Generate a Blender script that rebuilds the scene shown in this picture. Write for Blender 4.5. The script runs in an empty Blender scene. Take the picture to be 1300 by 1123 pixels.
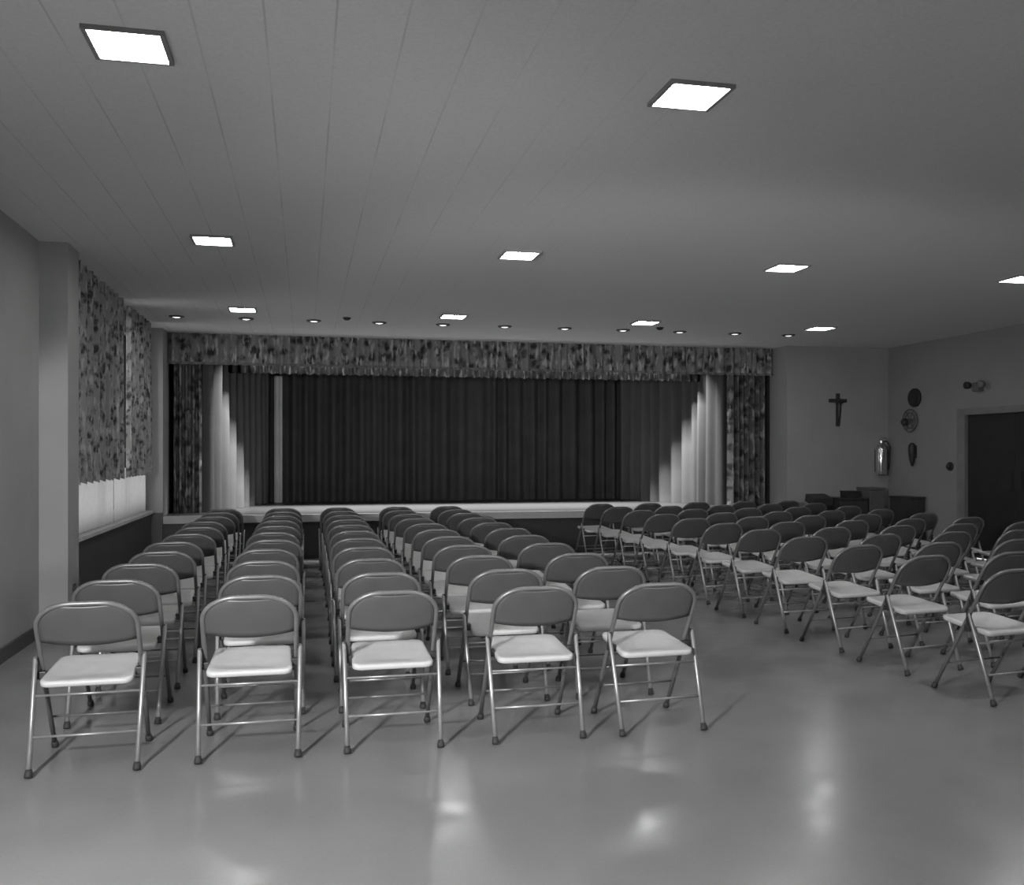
import bpy, bmesh, math, random
from mathutils import Vector, Matrix
random.seed(7)
C = bpy.context.scene.collection
PI = math.pi
H = 3.09          # ceiling height
CAM_Z = 1.42

# ------------------------------------------------------------------ materials
def new_mat(name):
    m = bpy.data.materials.new(name); m.use_nodes = True
    nt = m.node_tree; nt.nodes.clear()
    out = nt.nodes.new('ShaderNodeOutputMaterial')
    b = nt.nodes.new('ShaderNodeBsdfPrincipled')
    nt.links.new(b.outputs[0], out.inputs[0])
    return m, nt, b, out

def g(v): return (v, v, v, 1)

def paint(name, v, rough=0.5, var=0.12, scale=6.0, metal=0.0, bump=0.0, bscale=200.0, spec=0.5):
    """plain paint / metal with a slight procedural mottling"""
    m, nt, b, out = new_mat(name)
    tc = nt.nodes.new('ShaderNodeTexCoord')
    n = nt.nodes.new('ShaderNodeTexNoise'); n.inputs['Scale'].default_value = scale; n.inputs['Detail'].default_value = 4
    nt.links.new(tc.outputs['Object'], n.inputs['Vector'])
    r = nt.nodes.new('ShaderNodeValToRGB')
    r.color_ramp.elements[0].position = .3; r.color_ramp.elements[1].position = .7
    r.color_ramp.elements[0].color = g(v*(1-var)); r.color_ramp.elements[1].color = g(v*(1+var))
    nt.links.new(n.outputs['Fac'], r.inputs[0]); nt.links.new(r.outputs[0], b.inputs['Base Color'])
    b.inputs['Roughness'].default_value = rough; b.inputs['Metallic'].default_value = metal
    b.inputs['Specular IOR Level'].default_value = spec
    if bump:
        n2 = nt.nodes.new('ShaderNodeTexNoise'); n2.inputs['Scale'].default_value = bscale
        nt.links.new(tc.outputs['Object'], n2.inputs['Vector'])
        bp = nt.nodes.new('ShaderNodeBump'); bp.inputs['Strength'].default_value = bump; bp.inputs['Distance'].default_value = .002
        nt.links.new(n2.outputs['Fac'], bp.inputs['Height']); nt.links.new(bp.outputs[0], b.inputs['Normal'])
    return m

def glow(name, v, strength):
    m, nt, b, out = new_mat(name)
    b.inputs['Base Color'].default_value = g(v)
    tc = nt.nodes.new('ShaderNodeTexCoord')
    n = nt.nodes.new('ShaderNodeTexNoise'); n.inputs['Scale'].default_value = 3
    nt.links.new(tc.outputs['Object'], n.inputs['Vector'])
    mp = nt.nodes.new('ShaderNodeMapRange'); mp.inputs['To Min'].default_value = strength*.9; mp.inputs['To Max'].default_value = strength*1.1
    nt.links.new(n.outputs['Fac'], mp.inputs['Value'])
    b.inputs['Emission Color'].default_value = g(1)
    nt.links.new(mp.outputs[0], b.inputs['Emission Strength'])
    return m

def ceiling_mat():
    m, nt, b, out = new_mat('ceiling_tile')
    tc = nt.nodes.new('ShaderNodeTexCoord')
    sp = nt.nodes.new('ShaderNodeSeparateXYZ'); nt.links.new(tc.outputs['Object'], sp.inputs[0])
    def math_(op, a, bv=None):
        n = nt.nodes.new('ShaderNodeMath'); n.operation = op
        for i, q in enumerate((a, bv)):
            if q is None: continue
            if isinstance(q, (int, float)): n.inputs[i].default_value = q
            else: nt.links.new(q, n.inputs[i])
        return n.outputs[0]
    def line(sock, off, per, wid):
        f = math_('FRACT', math_('DIVIDE', math_('SUBTRACT', sock, off), per))
        d = math_('ABSOLUTE', math_('SUBTRACT', f, .5))
        return math_('GREATER_THAN', d, .5 - wid/per/2)
    ln = line(sp.outputs[0], -.15, .268, .009)      # long seams between the tile strips
    nz = nt.nodes.new('ShaderNodeTexNoise'); nz.inputs['Scale'].default_value = 1.3; nz.inputs['Detail'].default_value = 5
    nt.links.new(tc.outputs['Object'], nz.inputs['Vector'])
    fade = nt.nodes.new('ShaderNodeMapRange')
    fade.inputs['From Min'].default_value = .4; fade.inputs['From Max'].default_value = .6
    fade.inputs['To Min'].default_value = .06; fade.inputs['To Max'].default_value = .24
    nt.links.new(nz.outputs['Fac'], fade.inputs['Value'])
    xf = nt.nodes.new('ShaderNodeMapRange')      # seams drawn fainter towards the right of the hall
    xf.inputs['From Min'].default_value = .3; xf.inputs['From Max'].default_value = 2.2; xf.inputs['To Min'].default_value = 1; xf.inputs['To Max'].default_value = .12
    nt.links.new(sp.outputs[0], xf.inputs['Value'])
    lf = math_('MULTIPLY', math_('MULTIPLY', ln, fade.outputs[0]), xf.outputs[0])
    fine = nt.nodes.new('ShaderNodeTexNoise'); fine.inputs['Scale'].default_value = 60; fine.inputs['Detail'].default_value = 3
    nt.links.new(tc.outputs['Object'], fine.inputs['Vector'])
    r = nt.nodes.new('ShaderNodeValToRGB')
    r.color_ramp.elements[0].color = g(.62); r.color_ramp.elements[1].color = g(.76)
    nt.links.new(fine.outputs['Fac'], r.inputs[0])
    mx = nt.nodes.new('ShaderNodeMix'); mx.data_type = 'RGBA'
    nt.links.new(lf, mx.inputs[0]); nt.links.new(r.outputs[0], mx.inputs[6]); mx.inputs[7].default_value = g(.06)
    nt.links.new(mx.outputs[2], b.inputs['Base Color'])
    b.inputs['Roughness'].default_value = .8
    return m

def floor_mat():
    m, nt, b, out = new_mat('floor_polished')
    tc = nt.nodes.new('ShaderNodeTexCoord')
    n = nt.nodes.new('ShaderNodeTexNoise'); n.inputs['Scale'].default_value = 1.1; n.inputs['Detail'].default_value = 6; n.inputs['Roughness'].default_value = .6
    nt.links.new(tc.outputs['Object'], n.inputs['Vector'])
    r = nt.nodes.new('ShaderNodeValToRGB')
    r.color_ramp.elements[0].position = .3; r.color_ramp.elements[1].position = .72
    r.color_ramp.elements[0].color = g(.215); r.color_ramp.elements[1].color = g(.25)
    nt.links.new(n.outputs['Fac'], r.inputs[0])
    sp = nt.nodes.new('ShaderNodeTexNoise'); sp.inputs['Scale'].default_value = 90
    nt.links.new(tc.outputs['Object'], sp.inputs['Vector'])
    mx = nt.nodes.new('ShaderNodeMix'); mx.data_type = 'RGBA'; mx.blend_type = 'MULTIPLY'; mx.inputs[0].default_value = .15
    nt.links.new(r.outputs[0], mx.inputs[6]); nt.links.new(sp.outputs['Color'], mx.inputs[7])
    bw = nt.nodes.new('ShaderNodeRGBToBW'); nt.links.new(mx.outputs[2], bw.inputs[0])
    nt.links.new(bw.outputs[0], b.inputs['Base Color'])
    b.inputs['Specular IOR Level'].default_value = .5
    wv = nt.nodes.new('ShaderNodeTexNoise'); wv.inputs['Scale'].default_value = 4.5; wv.inputs['Detail'].default_value = 1
    nt.links.new(tc.outputs['Object'], wv.inputs['Vector'])
    mp = nt.nodes.new('ShaderNodeMapRange'); mp.inputs['From Min'].default_value = .35; mp.inputs['From Max'].default_value = .65
    mp.inputs['To Min'].default_value = .17; mp.inputs['To Max'].default_value = .27
    nt.links.new(wv.outputs['Fac'], mp.inputs['Value']); nt.links.new(mp.outputs[0], b.inputs['Roughness'])
    return m

def print_fabric(name, base, dark, light, scale=9.0):
    """printed drapery: dark leaf blots and pale streaks on a mid ground, laid out along the cloth (UV)"""
    m, nt, b, out = new_mat(name)
    tc = nt.nodes.new('ShaderNodeTexCoord')
    nz = nt.nodes.new('ShaderNodeTexNoise'); nz.inputs['Scale'].default_value = scale*1.3; nz.inputs['Detail'].default_value = 3
    nt.links.new(tc.outputs['UV'], nz.inputs['Vector'])
    add = nt.nodes.new('ShaderNodeMix'); add.data_type = 'RGBA'; add.blend_type = 'LINEAR_LIGHT'; add.inputs[0].default_value = .08
    nt.links.new(tc.outputs['UV'], add.inputs[6]); nt.links.new(nz.outputs['Color'], add.inputs[7])
    vo = nt.nodes.new('ShaderNodeTexVoronoi'); vo.inputs['Scale'].default_value = scale
    nt.links.new(add.outputs[2], vo.inputs['Vector'])
    r1 = nt.nodes.new('ShaderNodeValToRGB')
    r1.color_ramp.elements[0].position = .22; r1.color_ramp.elements[1].position = .58
    r1.color_ramp.elements[0].color = g(dark); r1.color_ramp.elements[1].color = g(base)
    nt.links.new(vo.outputs['Distance'], r1.inputs[0])
    mpn = nt.nodes.new('ShaderNodeMapping'); mpn.inputs['Scale'].default_value = (scale*2.2, scale*.7, 1)
    nt.links.new(tc.outputs['UV'], mpn.inputs[0])
    n2 = nt.nodes.new('ShaderNodeTexNoise'); n2.inputs['Scale'].default_value = 1; n2.inputs['Detail'].default_value = 3
    nt.links.new(mpn.outputs[0], n2.inputs['Vector'])
    r2 = nt.nodes.new('ShaderNodeValToRGB')
    r2.color_ramp.elements[0].position = .54; r2.color_ramp.elements[1].position = .64
    nt.links.new(n2.outputs['Fac'], r2.inputs[0])
    mx = nt.nodes.new('ShaderNodeMix'); mx.data_type = 'RGBA'
    nt.links.new(r2.outputs[0], mx.inputs[0]); nt.links.new(r1.outputs[0], mx.inputs[6]); mx.inputs[7].default_value = g(light)
    nt.links.new(mx.outputs[2], b.inputs['Base Color'])
    b.inputs['Roughness'].default_value = .9; b.inputs['Specular IOR Level'].default_value = .15
    return m

def sheer_mat():
    m, nt, b, out = new_mat('sheer_cotton')
    b.inputs['Base Color'].default_value = g(.7); b.inputs['Roughness'].default_value = .9
    tc = nt.nodes.new('ShaderNodeTexCoord')
    n = nt.nodes.new('ShaderNodeTexNoise'); n.inputs['Scale'].default_value = 14
    nt.links.new(tc.outputs['UV'], n.inputs['Vector'])
    r = nt.nodes.new('ShaderNodeValToRGB'); r.color_ramp.elements[0].color = g(.6); r.color_ramp.elements[1].color = g(.8)
    nt.links.new(n.outputs['Fac'], r.inputs[0])
    t = nt.nodes.new('ShaderNodeBsdfTranslucent'); nt.links.new(r.outputs[0], t.inputs[0])
    mx = nt.nodes.new('ShaderNodeMixShader'); mx.inputs[0].default_value = .55
    nt.links.new(b.outputs[0], mx.inputs[1]); nt.links.new(t.outputs[0], mx.inputs[2]); nt.links.new(mx.outputs[0], out.inputs[0])
    return m

def glass_mat():
    m, nt, b, out = new_mat('window_glass')
    tr = nt.nodes.new('ShaderNodeBsdfTransparent'); tr.inputs[0].default_value = g(.95)
    gl = nt.nodes.new('ShaderNodeBsdfGlossy'); gl.inputs['Roughness'].default_value = .03
    fr = nt.nodes.new('ShaderNodeFresnel')
    mx = nt.nodes.new('ShaderNodeMixShader')
    nt.links.new(fr.outputs[0], mx.inputs[0]); nt.links.new(tr.outputs[0], mx.inputs[1]); nt.links.new(gl.outputs[0], mx.inputs[2])
    nt.links.new(mx.outputs[0], out.inputs[0])
    return m

M = dict(
    ceiling=ceiling_mat(), floor=floor_mat(),
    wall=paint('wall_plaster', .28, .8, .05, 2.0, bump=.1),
    wall_right=paint('wall_plaster_dimmed', .21, .8, .05, 2.0, bump=.1),  # same plaster, darkened to carry the low light on the right wall
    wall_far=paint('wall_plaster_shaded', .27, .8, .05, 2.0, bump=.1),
    dark_wall=paint('dark_panel', .055, .55, .12, 3.0),
    sill=paint('sill_stone', .5, .45),
    steel=paint('chair_enamel', .15, .36, .08, 20, metal=.35),
    steel_light=paint('chair_leg_metal', .30, .34, .08, 20, metal=.55),
    back=paint('chair_back_enamel', .08, .42, .06, 10, metal=.15),
    seat=paint('chair_seat_vinyl', .44, .45, .05, 14, bump=.15, bscale=300),
    rubber=paint('rubber', .025, .7),
    hinge=paint('hinge_metal', .05, .4, metal=.5),
    drape=print_fabric('printed_window_drape', .27, .05, .40, 10.0),
    stage_drape=print_fabric('printed_stage_drape', .11, .025, .26, 7.0),
    valance=print_fabric('printed_valance', .20, .035, .38, 7.0),
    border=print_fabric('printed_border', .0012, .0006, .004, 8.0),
    pale_cloth=paint('pale_curtain_cloth', .085, .9, .08, 3, spec=.1),
    dark_cloth=paint('dark_curtain_cloth', .06, .95, .1, 3, spec=.1),
    lit_fold=paint('lit_fold_cloth', .5, .95, .1, 3, spec=.1),  # pale fold; the light it catches is put into the colour
    hem=paint('valance_fringe', .14, .9, .2, 40),
    sheer=sheer_mat(), glass=glass_mat(),
    frame_w=paint('window_frame_paint', .4, .5),
    stage_top=paint('stage_boards', .042, .4, .1, 5),
    nosing=paint('stage_nosing', .30, .45, .06, 5),
    stage_front=paint('stage_front_dark', .018, .55),
    trim_grey=paint('light_trim', .24, .5),
    trim_dark=paint('fixture_trim', .10, .4, metal=.4),
    lens=glow('light_lens', .8, 50.0), bulb=glow('downlight_bulb', .8, 1.6),
    black=paint('near_black', .018, .6), darkwood=paint('dark_wood', .03, .5, .25, 8),
    door=paint('door_dark', .018, .45, .2, 6), jamb=paint('jamb_paint', .16, .5),
    grey=paint('grey_enamel', .14, .5), grey2=paint('dull_grey', .09, .6), chrome=paint('chrome', .75, .18, .02, metal=1.0),
    figure=paint('dark_bronze', .05, .45, metal=.5), white=paint('pale_plastic', .6, .5),
)

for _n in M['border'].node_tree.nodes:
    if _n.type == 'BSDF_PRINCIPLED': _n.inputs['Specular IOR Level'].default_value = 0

# ------------------------------------------------------------------ geometry helpers
def link(name, bm, mat, parent=None, smooth=False, bevel=0.0):
    bmesh.ops.recalc_face_normals(bm, faces=bm.faces)
    me = bpy.data.meshes.new(name); bm.to_mesh(me); bm.free()
    if smooth:
        for p in me.polygons: p.use_smooth = True
    o = bpy.data.objects.new(name, me); C.objects.link(o)
    if mat is not None: me.materials.append(mat)
    if parent is not None: o.parent = parent
    return o

def box(bm, x0, x1, y0, y1, z0, z1, bevel=0.0):
    r = bmesh.ops.create_cube(bm, size=1.0)
    for v in r['verts']:
        v.co = Vector(((x0+x1)/2 + v.co.x*(x1-x0), (y0+y1)/2 + v.co.y*(y1-y0), (z0+z1)/2 + v.co.z*(z1-z0)))
    if bevel:
        es = {e for v in r['verts'] for e in v.link_edges}
        bmesh.ops.bevel(bm, geom=list(es), offset=bevel, segments=2, profile=.5, affect='EDGES')
    return bm

def tube(bm, pts, rad, n=10, cap=True):
    pts = [Vector(p) for p in pts]
    rads = rad if isinstance(rad, (list, tuple)) else [rad]*len(pts)
    rings = []; up = None
    for i, p in enumerate(pts):
        t = (pts[min(i+1, len(pts)-1)] - pts[max(i-1, 0)]).normalized()
        if up is None:
            up = Vector((0, 0, 1)) if abs(t.z) < .9 else Vector((0, 1, 0))
        a = t.cross(up).normalized(); b = a.cross(t).normalized(); up = b
        rings.append([bm.verts.new(p + (a*math.cos(2*PI*k/n) + b*math.sin(2*PI*k/n))*rads[i]) for k in range(n)])
    for r0, r1 in zip(rings, rings[1:]):
        for k in range(n):
            bm.faces.new((r0[k], r0[(k+1) % n], r1[(k+1) % n], r1[k]))
    if cap:
        bm.faces.new(rings[0][::-1]); bm.faces.new(rings[-1])
    return bm

def lathe(bm, prof, n=24, axis='Z', loc=(0, 0, 0)):
    """prof: list of (radius, height) turned about an axis"""
    loc = Vector(loc); rings = []
    def P(r, h, k):
        a = 2*PI*k/n; x, y, z = r*math.cos(a), r*math.sin(a), h
        if axis == 'X': x, y, z = z, x, y
        if axis == 'Y': x, y, z = x, z, y
        return loc + Vector((x, y, z))
    for r, h in prof:
        rings.append([bm.verts.new(P(max(r, 1e-4), h, k)) for k in range(n)])
    for r0, r1 in zip(rings, rings[1:]):
        for k in range(n): bm.faces.new((r0[k], r0[(k+1) % n], r1[(k+1) % n], r1[k]))
    bm.faces.new(rings[0][::-1]); bm.faces.new(rings[-1])
    return bm

def tag(o, label, cat, group=None):
    o['label'] = label; o['category'] = cat
    if group: o['group'] = group
    return o
def struct(o, label=None):
    o['kind'] = 'structure'
    if label: o['label'] = label
    return o
def empty(name, loc, rz=0.0):
    o = bpy.data.objects.new(name, None); C.objects.link(o); o.location = loc; o.rotation_euler = (0, 0, rz)
    o.empty_display_size = .1
    return o
def room(name, boxes, mat, parent=None):
    bm = bmesh.new()
    for b in boxes: box(bm, *b)
    o = link(name, bm, mat, parent)
    return o if parent else struct(o)

# ------------------------------------------------------------------ room shell   (x = across, y = towards stage, z = up)
XL, XR = -2.03, 8.95          # side walls
YB, YS = -3.0, 13.0           # wall behind the camera, proscenium wall
OL, OR_ = -1.83, 7.21         # stage opening
room('floor', [(XL-.3, XR+.3, YB-.2, 17.2, -.2, 0)], M['floor'])
room('ceiling', [(XL-.3, XR+.3, YB-.2, 17.2, H, H+.2)], M['ceiling'])
WY0, WY1, WZ0, WZ1 = 8.75, 12.93, .72, 2.98
room('wall_left', [(XL-.25, XL, YB-.2, WY0, 0, H), (XL-.25, XL, WY1, 17.2, 0, H),
                   (XL-.25, XL, WY0, WY1, 0, WZ0), (XL-.25, XL, WY0, WY1, WZ1, H)], M['wall'])
struct(room('trim_1', [(XL, -1.82, 7.91, 8.27, 0, H)], M['wall']), 'plastered pier standing out from the left wall before the window')
DY0, DY1, DZ = 9.45, 11.27, 2.0
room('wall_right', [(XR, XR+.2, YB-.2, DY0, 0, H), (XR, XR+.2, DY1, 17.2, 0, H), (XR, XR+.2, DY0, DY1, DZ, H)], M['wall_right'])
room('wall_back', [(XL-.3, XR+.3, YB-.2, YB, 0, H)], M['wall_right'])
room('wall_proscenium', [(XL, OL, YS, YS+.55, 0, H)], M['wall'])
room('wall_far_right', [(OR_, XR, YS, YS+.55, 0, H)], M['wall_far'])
room('wall_stage', [(XL, XR, 16.75, 17.0, 0, H), (OL-.12, OL-.02, YS+.55, 16.75, 0, H), (OR_+.02, OR_+.12, YS+.55, 16.75, 0, H)], M['dark_wall'])
# lower left wall: dark panelling with a pale sill board
struct(room('trim_2', [(XL, XL+.06, 8.27, YS, 0, .655), (XL, OL+.002, YS-.05, YS, 0, .655), (XL, XL+.075, 8.27, YS-.05, 0, .10)], M['dark_wall']), 'dark panelling under the window sill')
struct(room('trim_3', [(XL, XL+.10, 8.27, YS-.05, .655, .69)], M['sill']), 'pale sill board under the left window')
room('baseboard_right', [(XR-.02, XR, YB, DY0-.15, 0, .12), (XR-.02, XR, DY1+.15, YS, 0, .12), (OR_, XR-.02, YS-.02, YS, 0, .12)], M['dark_wall'])
room('baseboard_left', [(XL, XL+.02, YB, 7.91, 0, .10), (XL, -1.80, 7.89, 7.91, 0, .10), (-1.82, -1.80, 7.91, 8.27, 0, .10)], M['dark_wall'])

# window behind the drapes
wf = room('window_1', [(XL-.2, XL-.12, WY0, WY1, WZ0, WZ0+.06), (XL-.2, XL-.12, WY0, WY1, WZ1-.06, WZ1)] +
          [(XL-.2, XL-.15, y-.03, y+.015, WZ0+.06, WZ1-.06) for y in (WY0+.03, 10.1, 11.45, WY1-.015)] +
          [(XL-.19, XL-.13, WY0+.06, WY1-.06, 1.46, 1.5)], M['frame_w'])
for y0, y1 in ((WY0+.06, 10.07), (10.13, 11.42), (11.465, WY1-.045)):
    for z0, z1 in ((WZ0+.06, 1.46), (1.5, WZ1-.06)):
        bm = bmesh.new(); box(bm, XL-.163, XL-.157, y0, y1, z0, z1); link('pane', bm, M['glass'], wf)

# double door in the right wall
d = room('door_1', [(XR-.02, XR+.12, DY1-.03, DY1+.13, 0, DZ+.06), (XR-.02, XR+.12, DY0-.13, DY0+.03, 0, DZ+.06),
                    (XR-.02, XR+.12, DY0+.03, DY1-.03, DZ-.03, DZ+.06)], M['jamb'])
d['label'] = 'dark double door in a painted frame in the right wall'
ym = (DY0+DY1)/2
for y0, y1, hy in ((ym+.003, DY1-.032, ym+.09), (DY0+.032, ym-.003, ym-.09)):
    bm = bmesh.new(); box(bm, XR+.03, XR+.08, y0, y1, .01, DZ-.032, .004)
    leaf = link('door_leaf', bm, M['door'], d)
    bm = bmesh.new(); box(bm, XR+.015, XR+.03, hy-.04, hy+.04, .95, 1.2, .004); link('push_plate', bm, M['black'], leaf)

# stage
st = empty('stage_platform', (0, 0, 0)); st['kind'] = 'structure'; st['label'] = 'low stage with pale floor edge and dark front'
bm = bmesh.new(); box(bm, OL, OR_, YS+.04, 16.75, .57, .61); link('stage_floor', bm, M['stage_top'], st)
bm = bmesh.new(); box(bm, OL, OR_, YS-.02, YS+.04, .505, .61, .006); link('nosing', bm, M['nosing'], st)
bm = bmesh.new(); box(bm, OL, OR_, YS+.02, YS+.08, 0, .505); link('front_panel', bm, M['stage_front'], st)

# ------------------------------------------------------------------ curtains
def cloth(name, path, z0, z1, folds, amp, mat, parent=None, seed=1, flare=.25, jag=0.0, nz=10, per=12):
    """a folded sheet following a plan polyline"""
    rnd = random.Random(seed)
    P = [Vector((a, b, 0)) for a, b in path]
    segs = [(P[i+1]-P[i]).length for i in range(len(P)-1)]; L = sum(segs)
    def at(s):
        for i, l in enumerate(segs):
            if s <= l or i == len(segs)-1:
                t = (P[i+1]-P[i]).normalized(); return P[i] + t*s, Vector((-t.y, t.x, 0))
            s -= l
    n = int(folds*per)
    # irregular fold spacing and depth
    ws = [rnd.uniform(.6, 1.4) for _ in range(folds)]; tot = sum(ws); cum = [0]
    for w in ws: cum.append(cum[-1] + w/tot)
    am = [amp*rnd.uniform(.55, 1.25) for _ in range(folds+1)]
    jit = [rnd.uniform(-1, 1) for _ in range(folds+1)]
    bm = bmesh.new(); uvl = bm.loops.layers.uv.new('UVMap')
    cols = []
    for i in range(n+1):
        q = i/n
        k = 0
        while k < folds-1 and q > cum[k+1]: k += 1
        ph = (q-cum[k])/(cum[k+1]-cum[k])
        a = am[k]*(1-ph) + am[k+1]*ph
        off = math.cos(2*PI*ph)
        off = math.copysign(abs(off)**.8, off)*a
        col = []
        for j in range(nz+1):
            h = j/nz
            p, nrm = at(q*L)
            f = 1 + flare*(1-h)*rnd.uniform(.95, 1.05)
            wob = .12*a*math.sin(3*h + 5*jit[k])
            zz = z0 + (z1-z0)*h
            if j == 0: zz += jag*math.cos(2*PI*ph)
            co = p + nrm*(off*f + wob); co.z = zz
            col.append(bm.verts.new(co))
        cols.append(col)
    for i in range(n):
        for j in range(nz):
            f = bm.faces.new((cols[i][j], cols[i+1][j], cols[i+1][j+1], cols[i][j+1]))
            for lp, (ii, jj) in zip(f.loops, ((i, j), (i+1, j), (i+1, j+1), (i, j+1))):
                lp[uvl].uv = (ii/n*L*1.35 + seed*3.1, z0 + (z1-z0)*jj/nz)
    return link(name, bm, mat, parent, smooth=True)

SZ = .612
# window wall: two printed drapes and the pale cafe curtains below
o = cloth('window_drape', [(-1.905, 8.45), (-1.905, 10.62)], 1.18, H-.012, 9, .032, M['drape'], seed=3, jag=.02)
tag(o, 'printed dark drape hanging at the window, nearer the camera beside the pier', 'curtain', 'printed window drapes')
o = cloth('window_drape', [(-1.915, 12.42), (-1.915, 11.02)], 1.18, H-.012, 7, .032, M['drape'], seed=5, jag=.02)
tag(o, 'printed dark drape hanging at the window, farther one beside the stage', 'curtain', 'printed window drapes')
o = cloth('cafe_curtain', [(-2.002, 8.5), (-2.002, 10.7)], .70, 1.27, 11, .010, M['sheer'], seed=8, nz=4)
tag(o, 'pale cafe curtain under the nearer window drape', 'curtain', 'pale cafe curtains')
o = cloth('cafe_curtain', [(-2.002, 10.72), (-2.002, 12.74)], .70, 1.27, 10, .010, M['sheer'], seed=9, nz=4)
tag(o, 'pale cafe curtain under the farther window drape', 'curtain', 'pale cafe curtains')

# stage curtains
v = empty('stage_valance', (0, 0, 0))
tag(v, 'long printed gathered valance across the top of the stage opening', 'valance')
cloth('valance_cloth', [(OL+.01, 13.42), (OR_-.01, 13.42)], 2.69, H-.004, 70, .022, M['valance'], v, seed=11, flare=.5, nz=5, per=8)
cloth('fringe', [(OL+.01, 13.405), (OR_-.01, 13.405)], 2.66, 2.695, 70, .022, M['hem'], v, seed=11, flare=.5, nz=2, per=8, jag=.006)
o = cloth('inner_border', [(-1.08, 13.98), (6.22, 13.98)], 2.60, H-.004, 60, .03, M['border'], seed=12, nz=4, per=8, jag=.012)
tag(o, 'dark short border curtain hanging just behind the valance', 'curtain')
o = cloth('printed_side_curtain', [(OL+.06, 13.54), (-1.40, 13.56)], SZ, H-.004, 5, .05, M['stage_drape'], seed=14)
tag(o, 'printed side curtain at the left edge of the stage', 'curtain', 'printed stage side curtains')
o = cloth('printed_side_curtain', [(6.5, 13.56), (OR_-.06, 13.54)], SZ, H-.004, 7, .05, M['stage_drape'], seed=15)
tag(o, 'printed side curtain at the right edge of the stage', 'curtain', 'printed stage side curtains')
o = cloth('stage_curtain', [(-1.42, 13.66), (-1.30, 13.72), (-.62, 16.2)], SZ, H-.004, 10, .075, M['pale_cloth'], seed=16, flare=.1)
tag(o, 'pleated pale curtain running back along the left side of the stage', 'curtain', 'pleated stage wings')
o = cloth('stage_curtain', [(5.62, 16.2), (6.46, 13.72), (6.58, 13.66)], SZ, H-.004, 11, .08, M['pale_cloth'], seed=17, flare=.1)
tag(o, 'pleated pale curtain running back along the right side of the stage', 'curtain', 'pleated stage wings')
o = cloth('stage_backdrop_curtain', [(-.75, 16.36), (5.8, 16.36)], SZ, H-.004, 27, .07, M['dark_cloth'], seed=18, flare=.1, per=10)
tag(o, 'wide dark pleated curtain across the back of the stage', 'curtain')
o = cloth('lit_curtain_fold', [(-.50, 16.2), (-.37, 16.22)], SZ, 2.75, 2, .02, M['lit_fold'], seed=19, flare=.0)
tag(o, 'narrow pale curtain fold with painted-in light at the back left corner of the stage', 'curtain')

# ------------------------------------------------------------------ ceiling fittings
def dup(root, loc, rz=0.0):
    r = root.copy(); C.objects.link(r); r.location = loc; r.rotation_euler = (0, 0, rz)
    for ch in root.children:
        c = ch.copy(); C.objects.link(c); c.parent = r
        for gch in ch.children:
            e = gch.copy(); C.objects.link(e); e.parent = c
    return r

cl = empty('ceiling_light', (0, 0, H))
bm = bmesh.new()
for a in ((-.155, -.136, -.15, .15), (.136, .155, -.15, .15), (-.136, .136, -.15, -.137), (-.136, .136, .137, .15)):
    box(bm, a[0], a[1], a[2], a[3], -.018, 0)
link('frame', bm, M['trim_grey'], cl)
bm = bmesh.new(); box(bm, -.1355, .1355, -.1365, .1365, -.010, -.001); link('lens', bm, M['lens'], cl)
ORD = ['first', 'second', 'third', 'fourth', 'fifth', 'sixth', 'seventh', 'eighth', 'ninth', 'tenth', 'eleventh']
spots = []
for r, (y, cols) in enumerate(((4.03, (0, 1)), (7.555, (0, 1, 2, 3)), (11.08, (0, 1, 2, 3)))):
    for c in cols: spots.append((r, c, -.697 + 2.44*c, y))
rown = ['row nearest the camera', 'middle row', 'row nearest the stage']
for i, (r, c, x, y) in enumerate(spots):
    o = cl if i == 0 else dup(cl, (x, y, H))
    o.location = (x, y, H)
    tag(o, 'square recessed ceiling light, %s from the left in the %s' % (ORD[c], rown[r]), 'light', 'square ceiling lights')

dl = empty('downlight', (0, 0, H))
bm = bmesh.new(); lathe(bm, [(.055, 0), (.055, -.012), (.066, -.020), (.088, -.012), (.092, 0)], 28); link('trim_ring', bm, M['trim_dark'], dl)
bm = bmesh.new(); lathe(bm, [(.0, -.001), (.054, -.001), (.046, -.014), (.022, -.020), (.0, -.021)], 20); link('lamp', bm, M['bulb'], dl)
for i in range(11):
    x = -1.51 + .809*i
    o = dl if i == 0 else dup(dl, (x, 11.83, H))
    o.location = (x, 11.83, H)
    tag(o, 'small round downlight, %s from the left in the row before the stage' % ORD[i], 'light', 'round downlights before the stage')
for i, x in enumerate((.5, 4.55)):
    bm = bmesh.new(); lathe(bm, [(.05, 0), (.05, -.008), (.03, -.03), (.012, -.034)], 18)
    o = link('ceiling_fitting', bm, M['black'], smooth=True); o.location = (x, 11.51, H)
    tag(o, 'small dark round ceiling fitting %s' % ('left of the stage centre' if i == 0 else 'beside the third square light of the far row'), 'ceiling fitting', 'dark ceiling fittings')

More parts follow.
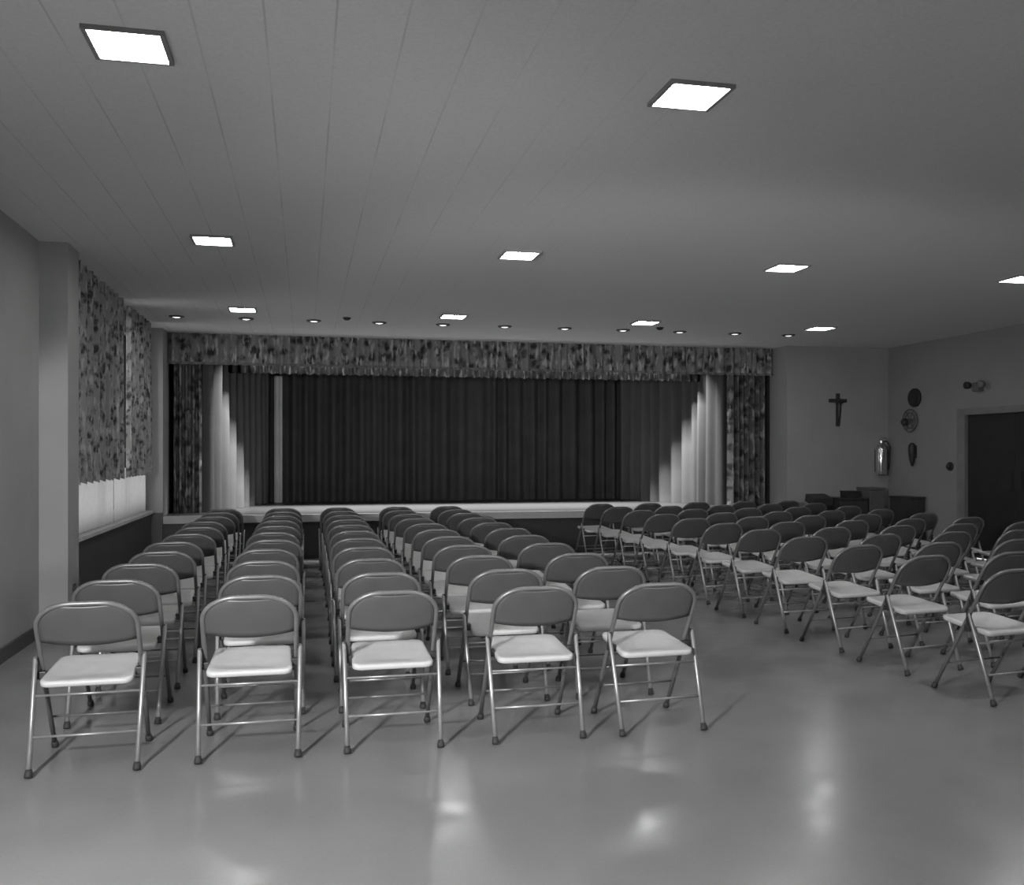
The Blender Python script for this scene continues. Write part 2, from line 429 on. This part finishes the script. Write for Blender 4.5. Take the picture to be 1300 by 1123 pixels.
# ------------------------------------------------------------------ things on the back and right walls
cr = empty('crucifix', (8.06, YS, 1.86))
bm = bmesh.new(); box(bm, -.028, .028, -.03, .002, 0, .51, .004); box(bm, -.15, .15, -.029, .0, .37, .425, .004); link('cross', bm, M['darkwood'], cr)
bm = bmesh.new()
tube(bm, [(0, -.045, .08), (0, -.05, .17), (0, -.055, .25), (0, -.05, .33), (0, -.055, .37)], [.014, .02, .022, .03, .016], 10)
tube(bm, [(-.12, -.042, .40), (-.06, -.05, .37), (0, -.052, .34), (.06, -.05, .37), (.12, -.042, .40)], [.008, .011, .014, .011, .008], 8)
lathe(bm, [(.004, -.025), (.02, -.012), (.024, 0), (.02, .014), (.004, .026)], 12, 'Z', (0, -.06, .40))
link('figure', bm, M['figure'], cr, smooth=True)
tag(cr, 'dark crucifix hanging on the back wall right of the stage', 'crucifix')

ex = empty('fire_extinguisher', (8.76, YS-.10, 1.10))
bm = bmesh.new(); lathe(bm, [(.0, 0), (.078, .002), (.085, .02), (.085, .40), (.07, .46), (.035, .49), (.03, .51)], 28); link('cylinder', bm, M['chrome'], ex, smooth=True)
bm = bmesh.new(); lathe(bm, [(.032, .505), (.032, .54), (.02, .545)], 16); box(bm, -.018, .018, -.10, .03, .54, .56); box(bm, -.014, .014, -.09, .02, .575, .59); link('valve', bm, M['chrome'], ex)
bm = bmesh.new(); tube(bm, [(.03, -.03, .53), (.07, -.05, .52), (.11, -.05, .44), (.105, -.03, .25), (.10, -.02, .08)], .011, 8); link('hose', bm, M['rubber'], ex, smooth=True)
bm = bmesh.new(); box(bm, -.05, .05, .07, .102, .05, .40); link('bracket', bm, M['black'], ex)
tag(ex, 'shiny fire extinguisher hung on the back wall near the right corner', 'extinguisher')

ck = empty('wall_clock', (XR, 12.33, 2.275))
bm = bmesh.new(); lathe(bm, [(.10, -.001), (.14, -.001), (.14, -.03), (.128, -.045), (.112, -.03)], 32, 'X'); link('case', bm, M['black'], ck, smooth=True)
bm = bmesh.new(); lathe(bm, [(.0, -.012), (.113, -.012), (.113, -.018), (.0, -.018)], 32, 'X'); link('dial', bm, M['wall_right'], ck)
for a, l in ((2.1, .055), (.5, .085)):
    bm = bmesh.new(); tube(bm, [(-.022, 0, 0), (-.022, -math.sin(a)*l, math.cos(a)*l)], .004, 6); link('hand', bm, M['black'], ck)
tag(ck, 'round wall clock high on the right wall, left of the door', 'clock')

fx = empty('ringed_wall_fixture', (XR, 12.40, 1.935))
bm = bmesh.new()
for rr in (.17, .115):
    ring = [(-.05, rr*math.cos(2*PI*k/28), rr*math.sin(2*PI*k/28)) for k in range(29)]
    tube(bm, ring, .010, 6, cap=False)
for k in range(6):
    a = 2*PI*k/6; tube(bm, [(-.055, 0, 0), (-.05, .17*math.cos(a), .17*math.sin(a))], .005, 6)
link('ring', bm, M['grey2'], fx, smooth=True)
bm = bmesh.new(); lathe(bm, [(.03, -.001), (.05, -.03), (.055, -.09), (.03, -.12)], 18, 'X', (0, .09, -.02)); link('boss', bm, M['black'], fx, smooth=True)
bm = bmesh.new(); box(bm, -.05, -.001, -.03, .03, -.03, .03); link('mount', bm, M['grey2'], fx)
tag(fx, 'round ringed wall fixture with a dark boss, under the clock', 'wall fixture')

fo = empty('wall_font', (XR, 12.33, 1.25))
bm = bmesh.new(); lathe(bm, [(.012, 0), (.03, .06), (.045, .14), (.055, .22), (.054, .29), (.04, .33), (.015, .35)], 20, 'Z', (-.06, 0, 0)); link('body', bm, M['black'], fo, smooth=True)
bm = bmesh.new(); box(bm, -.03, .001, -.035, .035, .12, .31, .01); link('back_plate', bm, M['black'], fo)
tag(fo, 'dark tapering wall fixture on the right wall below the ringed fixture', 'wall fixture')

bl = empty('round_wall_button', (XR, 11.55, 1.255))
bm = bmesh.new(); lathe(bm, [(.062, -.001), (.062, -.02), (.055, -.03)], 20, 'X'); link('base', bm, M['black'], bl)
bm = bmesh.new(); lathe(bm, [(.04, -.03), (.038, -.05), (.015, -.06)], 18, 'X'); link('cap', bm, M['black'], bl, smooth=True)
tag(bl, 'small dark round wall button just left of the door', 'wall button')

em = empty('bracket_lamp', (XR, 10.95, 2.34))
bm = bmesh.new(); box(bm, -.09, .002, -.06, .06, -.06, .06, .008); link('box', bm, M['grey2'], em)
for s in (-1, 1):
    bm = bmesh.new()
    tube(bm, [(-.06, s*.05, .02), (-.08, s*.11, .03)], .010, 8)
    lathe(bm, [(.02, .05), (.045, .02), (.05, -.03), (.03, -.032)], 16, 'X', (-.10, s*.13, .03))
    link('lamp_head', bm, M['grey' if s < 0 else 'black'], em, smooth=True)
tag(em, 'small two-headed bracket lamp on the right wall above the door', 'wall lamp')

sw = empty('wall_outlet', (-1.82, 8.09, .32))
bm = bmesh.new(); box(bm, .001, .012, -.035, .035, -.06, .06, .003); link('plate', bm, M['black'], sw)
for s in (-1, 1):
    bm = bmesh.new(); lathe(bm, [(.018, .012), (.018, .016)], 14, 'X', (0, 0, s*.028)); link('socket', bm, M['grey2'], sw)
tag(sw, 'dark electrical outlet low on the side of the left pier', 'outlet')

# dark furniture in the far right corner
def cabinet(name, x0, x1, y0, y1, h, mat, label, cat='cabinet', doors=2):
    t = empty(name, ((x0+x1)/2, (y0+y1)/2, 0)); w, dd = (x1-x0)/2, (y1-y0)/2
    bm = bmesh.new(); box(bm, -w+.01, w-.01, -dd+.015, dd, 0, h-.03, .004); link('carcass', bm, mat, t)
    bm = bmesh.new(); box(bm, -w, w, -dd, dd, h-.03, h, .006); link('top', bm, mat, t)
    for k in range(doors):
        a, b = -w+.02 + k*(2*w-.04)/doors, -w+.02 + (k+1)*(2*w-.04)/doors
        bm = bmesh.new(); box(bm, a+.004, b-.004, -dd, -dd+.014, .06, h-.05, .003); dr = link('door', bm, mat, t)
        bm = bmesh.new(); lathe(bm, [(.012, -.001), (.016, -.016), (.006, -.022)], 12, 'Y', (b-.05, -dd, h*.6)); link('knob', bm, M['grey2'], dr)
    return tag(t, label, cat, 'low cabinets in the far right corner')
cabinet('low_cabinet', 7.84, 8.34, 12.58, 12.96, .77, M['darkwood'], 'low dark cabinet against the back wall under the crucifix')
cabinet('low_cabinet', 8.36, 8.64, 12.60, 12.96, .92, M['grey2'], 'tall narrow grey cabinet standing under the fire extinguisher', doors=1)
cabinet('low_cabinet', 8.66, 8.92, 12.05, 12.56, .80, M['darkwood'], 'low dark cabinet along the right wall in the far corner', doors=1)
bx = empty('storage_box', (8.13, 12.76, .77))
bm = bmesh.new(); box(bm, -.11, .11, -.10, .10, 0, .08, .006); link('body', bm, M['black'], bx)
bm = bmesh.new(); box(bm, -.115, .115, -.105, .105, .08, .10, .004); link('lid', bm, M['black'], bx)
tag(bx, 'small black box lying on the low cabinet under the crucifix', 'box')
cr2 = empty('lectern', (7.58, 12.72, 0))
bm = bmesh.new(); box(bm, -.14, .14, -.14, .14, 0, .05, .01); link('base', bm, M['darkwood'], cr2)
bm = bmesh.new(); box(bm, -.06, .06, -.05, .05, .05, .70, .008); link('post', bm, M['darkwood'], cr2)
bm = bmesh.new(); box(bm, -.16, .16, -.13, .13, -.06, .06, .008)
bmesh.ops.rotate(bm, verts=bm.verts, cent=(0, 0, 0), matrix=Matrix.Rotation(.25, 3, 'X')); bmesh.ops.translate(bm, verts=bm.verts, vec=(0, 0, .74)); link('top', bm, M['darkwood'], cr2)
tag(cr2, 'dark low wooden stand against the back wall left of the crucifix', 'stand')

# ------------------------------------------------------------------ folding chair (faces +y)
YF, YT, ZT, WF = .235, -.195, .765, .214
dirv = Vector((0, YT-YF, ZT)).normalized(); LEN = Vector((0, YT-YF, ZT)).length
nrm = Vector((0, -dirv.z, dirv.y))               # points to the rear
def fr(x, s, off=0.0):                            # point in the slanting plane of the main frame
    p = Vector((0, YF, 0)) + dirv*s + nrm*off; p.x = x; return p
def arch(w, top, rx, ry, n=9):
    pts = []
    for k in range(n+1):
        a = PI/2*k/n; pts.append((-w + rx*(1-math.cos(a)), top - ry*(1-math.sin(a))))
    return pts + [(-x, s) for x, s in reversed(pts)]
chair = empty('folding_chair', (0, 0, 0))
R = .0115
path = [fr(-WF, .012), fr(-WF, .30), fr(-WF, .62)] + [fr(x, s) for x, s in arch(WF, LEN-R, .155, .125)] + [fr(WF, .62), fr(WF, .30), fr(WF, .012)]
bm = bmesh.new(); tube(bm, path, R, 10); frame = link('frame', bm, M['steel'], chair, smooth=True)
def foot(p, t, parent):
    bm = bmesh.new(); p = Vector(p)
    tube(bm, [p, p + t*.012, p + t*.035], [.017, .018, .014], 10); link('rubber_foot', bm, M['rubber'], parent, smooth=True)
for s in (-1, 1):
    p = fr(s*WF, .0); p.z = .0045; foot(p, dirv, frame)
# rear legs
for s in (-1, 1):
    a, b = Vector((s*.233, -.055, .50)), Vector((s*.223, -.225, .006))
    bm = bmesh.new(); tube(bm, [b, b*.5 + a*.5, a + (b-a)*.02, a], [.011, .011, .011, .007], 10)
    lg = link('rear_leg', bm, M['steel_light'], chair, smooth=True)
    foot((b.x, b.y, .0045), (a-b).normalized(), lg)
def rl(z, s):
    q = (z-.006)/(.50-.006); return Vector((s*(.223 + .010*q), -.225 + .170*q, z))
for z in (.335, .165):
    bm = bmesh.new(); tube(bm, [rl(z, -1), rl(z, 1)], .0058, 8); link('crossbar', bm, M['steel_light'], chair, smooth=True)
bm = bmesh.new(); tube(bm, [fr(-WF, .20), fr(WF, .20)], .0055, 8); link('front_crossbar', bm, M['steel'], chair, smooth=True)
# back panel: fills the arch, dished
bm = bmesh.new()
s_bot, s_top = .645, LEN-R-.010
rows, cols_ = 9, 14
def halfw(s):
    top = LEN-R; ry = .125; rx = .155
    if s <= top-ry: return WF
    q = (s-(top-ry))/ry
    return WF - rx + rx*math.sqrt(max(0, 1-q*q))
grids = []
for th in (0.0, .006):
    gr = []
    for i in range(rows+1):
        row = []
        for j in range(cols_+1):
            u = -1 + 2*j/cols_
            q = i/rows
            s = s_bot + (s_top-s_bot)*(1-(1-q)**1.5)
            if i == 0: s += .012*u*u                   # gently curved lower edge
            w = halfw(s) - .006
            dish = .022*(1-u*u)*(1-.5*q)
            row.append(bm.verts.new(fr(u*w, s, dish + th - .003)))
        gr.append(row)
    grids.append(gr)
for gi, gr in enumerate(grids):
    for i in range(rows):
        for j in range(cols_):
            f = (gr[i][j], gr[i][j+1], gr[i+1][j+1], gr[i+1][j])
            bm.faces.new(f if gi else f[::-1])
A, B = grids
for j in range(cols_):
    bm.faces.new((A[0][j], A[0][j+1], B[0][j+1], B[0][j])); bm.faces.new((A[rows][j+1], A[rows][j], B[rows][j], B[rows][j+1]))
for i in range(rows):
    bm.faces.new((A[i+1][0], A[i][0], B[i][0], B[i+1][0])); bm.faces.new((A[i][cols_], A[i+1][cols_], B[i+1][cols_], B[i][cols_]))
link('backrest', bm, M['back'], chair, smooth=True)
# seat: rounded trapezoid, slightly dished, sloping back
def outline(inset, n=8):
    pts = []
    y0, y1 = -.165+inset, .235-inset; w0, w1 = .197-inset, .185-inset
    for cx_, cy_, r, a0 in ((w0, y0, .035, -90), (w1, y1, .07, 0), (-w1, y1, .07, 90), (-w0, y0, .035, 180)):
        sx = 1 if cx_ > 0 else -1; sy = 1 if cy_ > 0 else -1
        for k in range(n+1):
            a = math.radians(a0 + 90*k/n)
            pts.append((cx_ - sx*r + r*math.cos(a), cy_ - sy*r + r*math.sin(a)))
    return pts
def sz(y): return .405 + (y+.165)*.105
bm = bmesh.new(); rings = []
for ins, dz in ((.012, -.028), (.002, -.022), (.0, -.012), (.003, -.003), (.014, .0), (.06, -.003), (.12, -.007)):
    rings.append([bm.verts.new((x, y, sz(y)+dz + (.012*(x/.19)**2 - .006 if dz > -.02 else 0))) for x, y in outline(ins)])
for r0, r1 in zip(rings, rings[1:]):
    n = len(r0)
    for k in range(n): bm.faces.new((r0[k], r0[(k+1) % n], r1[(k+1) % n], r1[k]))
bm.faces.new(rings[0][::-1]); bm.faces.new(rings[-1])
link('seat', bm, M['seat'], chair, smooth=True)
for s in (-1, 1):
    bm = bmesh.new(); box(bm, min(s*.19, s*.232), max(s*.19, s*.232), -.055, -.015, .395, .430, .004)
    box(bm, min(s*.222, s*.236), max(s*.222, s*.236), -.068, -.035, .43, .50, .003)
    link('hinge', bm, M['hinge'], chair)

# ------------------------------------------------------------------ the two blocks of chairs
LX = [-.965, -.255, .42, 1.135, 1.775]
LCOL = ['file beside the window wall', 'second file from the window wall', 'middle file of the left block', 'fourth file of the left block', 'centre-aisle file of the left block']
RCOL = ['centre-aisle file of the right block', 'second file of the right block', 'middle file of the right block', 'fourth file of the right block', 'right wall file of the right block']
rowname = ['nearest the camera', 'second from the camera', 'third from the camera', 'fourth from the camera', 'fifth from the camera', 'sixth from the camera',
           'seventh from the camera', 'eighth from the camera', 'third from the stage', 'second from the stage', 'nearest the stage']
first = True
rj = random.Random(21)
def place(x, y, rz, label, group):
    global first
    if first: o = chair; first = False
    else: o = dup(chair, (0, 0, 0))
    o.location = (x, y, 0); o.rotation_euler = (0, 0, rz)
    tag(o, label, 'chair', group)
for k in range(11):
    for j in range(5):
        jx, jy, jr = rj.uniform(-.015, .015), rj.uniform(-.015, .015), rj.uniform(-.03, .03)
        if k == 0: jx = jy = 0; jr = (.02, .0, .0, .0, .035)[j]; jy = (-.03, .0, .0, -.01, -.02)[j]
        place(LX[j]+jx, 4.70 + .725*k + jy, jr, 'pale-seated folding chair, %s, %s' % (LCOL[j], rowname[k]), 'folding chairs of the left block')
for k in range(11):
    for j in range(5):
        jx, jy, jr = rj.uniform(-.02, .02), rj.uniform(-.02, .02), rj.uniform(-.03, .03)
        place(3.975 + .73*j - .014*k + jx, 4.80 + .728*k + .07*j + jy, .12+jr, 'pale-seated folding chair, %s, %s' % (RCOL[j], rowname[k]), 'folding chairs of the right block')

# ------------------------------------------------------------------ lights
def lamp(name, kind, loc, energy, target=None, **kw):
    l = bpy.data.lights.new(name, kind); l.energy = energy
    for k, q in kw.items(): setattr(l, k, q)
    o = bpy.data.objects.new(name, l); C.objects.link(o); o.location = loc
    if target is not None:
        o.rotation_euler = (Vector(target)-Vector(loc)).to_track_quat('-Z', 'Y').to_euler()
    return o
# photographer's flood lamp, left of the camera
lamp('flood_and_fill', 'SPOT', (-1.6, .9, 1.8), 860, (-1.6+5*.54*.695, .9+5*.842*.695, 1.8-5*.719), spot_size=math.radians(120), spot_blend=.10, shadow_soft_size=.10)
# added unseen fill, thrown across the hall to brighten the far ceiling
lamp('flood_and_fill', 'SPOT', (-1.5, 1.0, 1.85), 480, (-1.5+5*.52, 1.0+5*.85, 1.85-5*.08), spot_size=math.radians(58), spot_blend=1.0, shadow_soft_size=.3)
# soft flood at the right of the camera, turned to the window wall
lamp('flood_and_fill', 'SPOT', (3.6, .4, 1.9), 330, (-2.0, 9.6, 1.15), spot_size=math.radians(40), spot_blend=.6, shadow_soft_size=.35)
# the same row of ceiling lights goes on to the right, out of the picture
for k in (2, 3):
    lamp('ceiling_lamp', 'AREA', (-.697 + 2.44*k, 4.03, H-.02), 20, (-.697 + 2.44*k, 4.03, 0), shape='SQUARE', size=.26)
# unseen strip added between the valance and the short curtain to light the wings
lamp('added_stage_strip', 'AREA', (2.58, 13.74, 3.0), 720, (2.58, 13.74+.45, 2.0), shape='RECTANGLE', size=6.8, size_y=.03, spread=math.radians(100))

w = bpy.data.worlds.new('World'); bpy.context.scene.world = w; w.use_nodes = True
bg = w.node_tree.nodes['Background']; bg.inputs[0].default_value = (1, 1, 1, 1); bg.inputs[1].default_value = 2.2

# ------------------------------------------------------------------ camera
cam = bpy.data.cameras.new('Camera'); co = bpy.data.objects.new('Camera', cam); C.objects.link(co)
co.location = (0, 0, CAM_Z); co.rotation_euler = (PI/2, 0, -.2189)
cam.sensor_fit = 'HORIZONTAL'; cam.sensor_width = 36; cam.lens = 36*1182.0/1300; cam.shift_y = 15.55/1300
cam.clip_start = .05
bpy.context.scene.camera = co
bpy.context.scene.view_settings.view_transform = 'Standard'
bpy.context.scene.view_settings.look = 'None'
bpy.context.scene.view_settings.exposure = 0
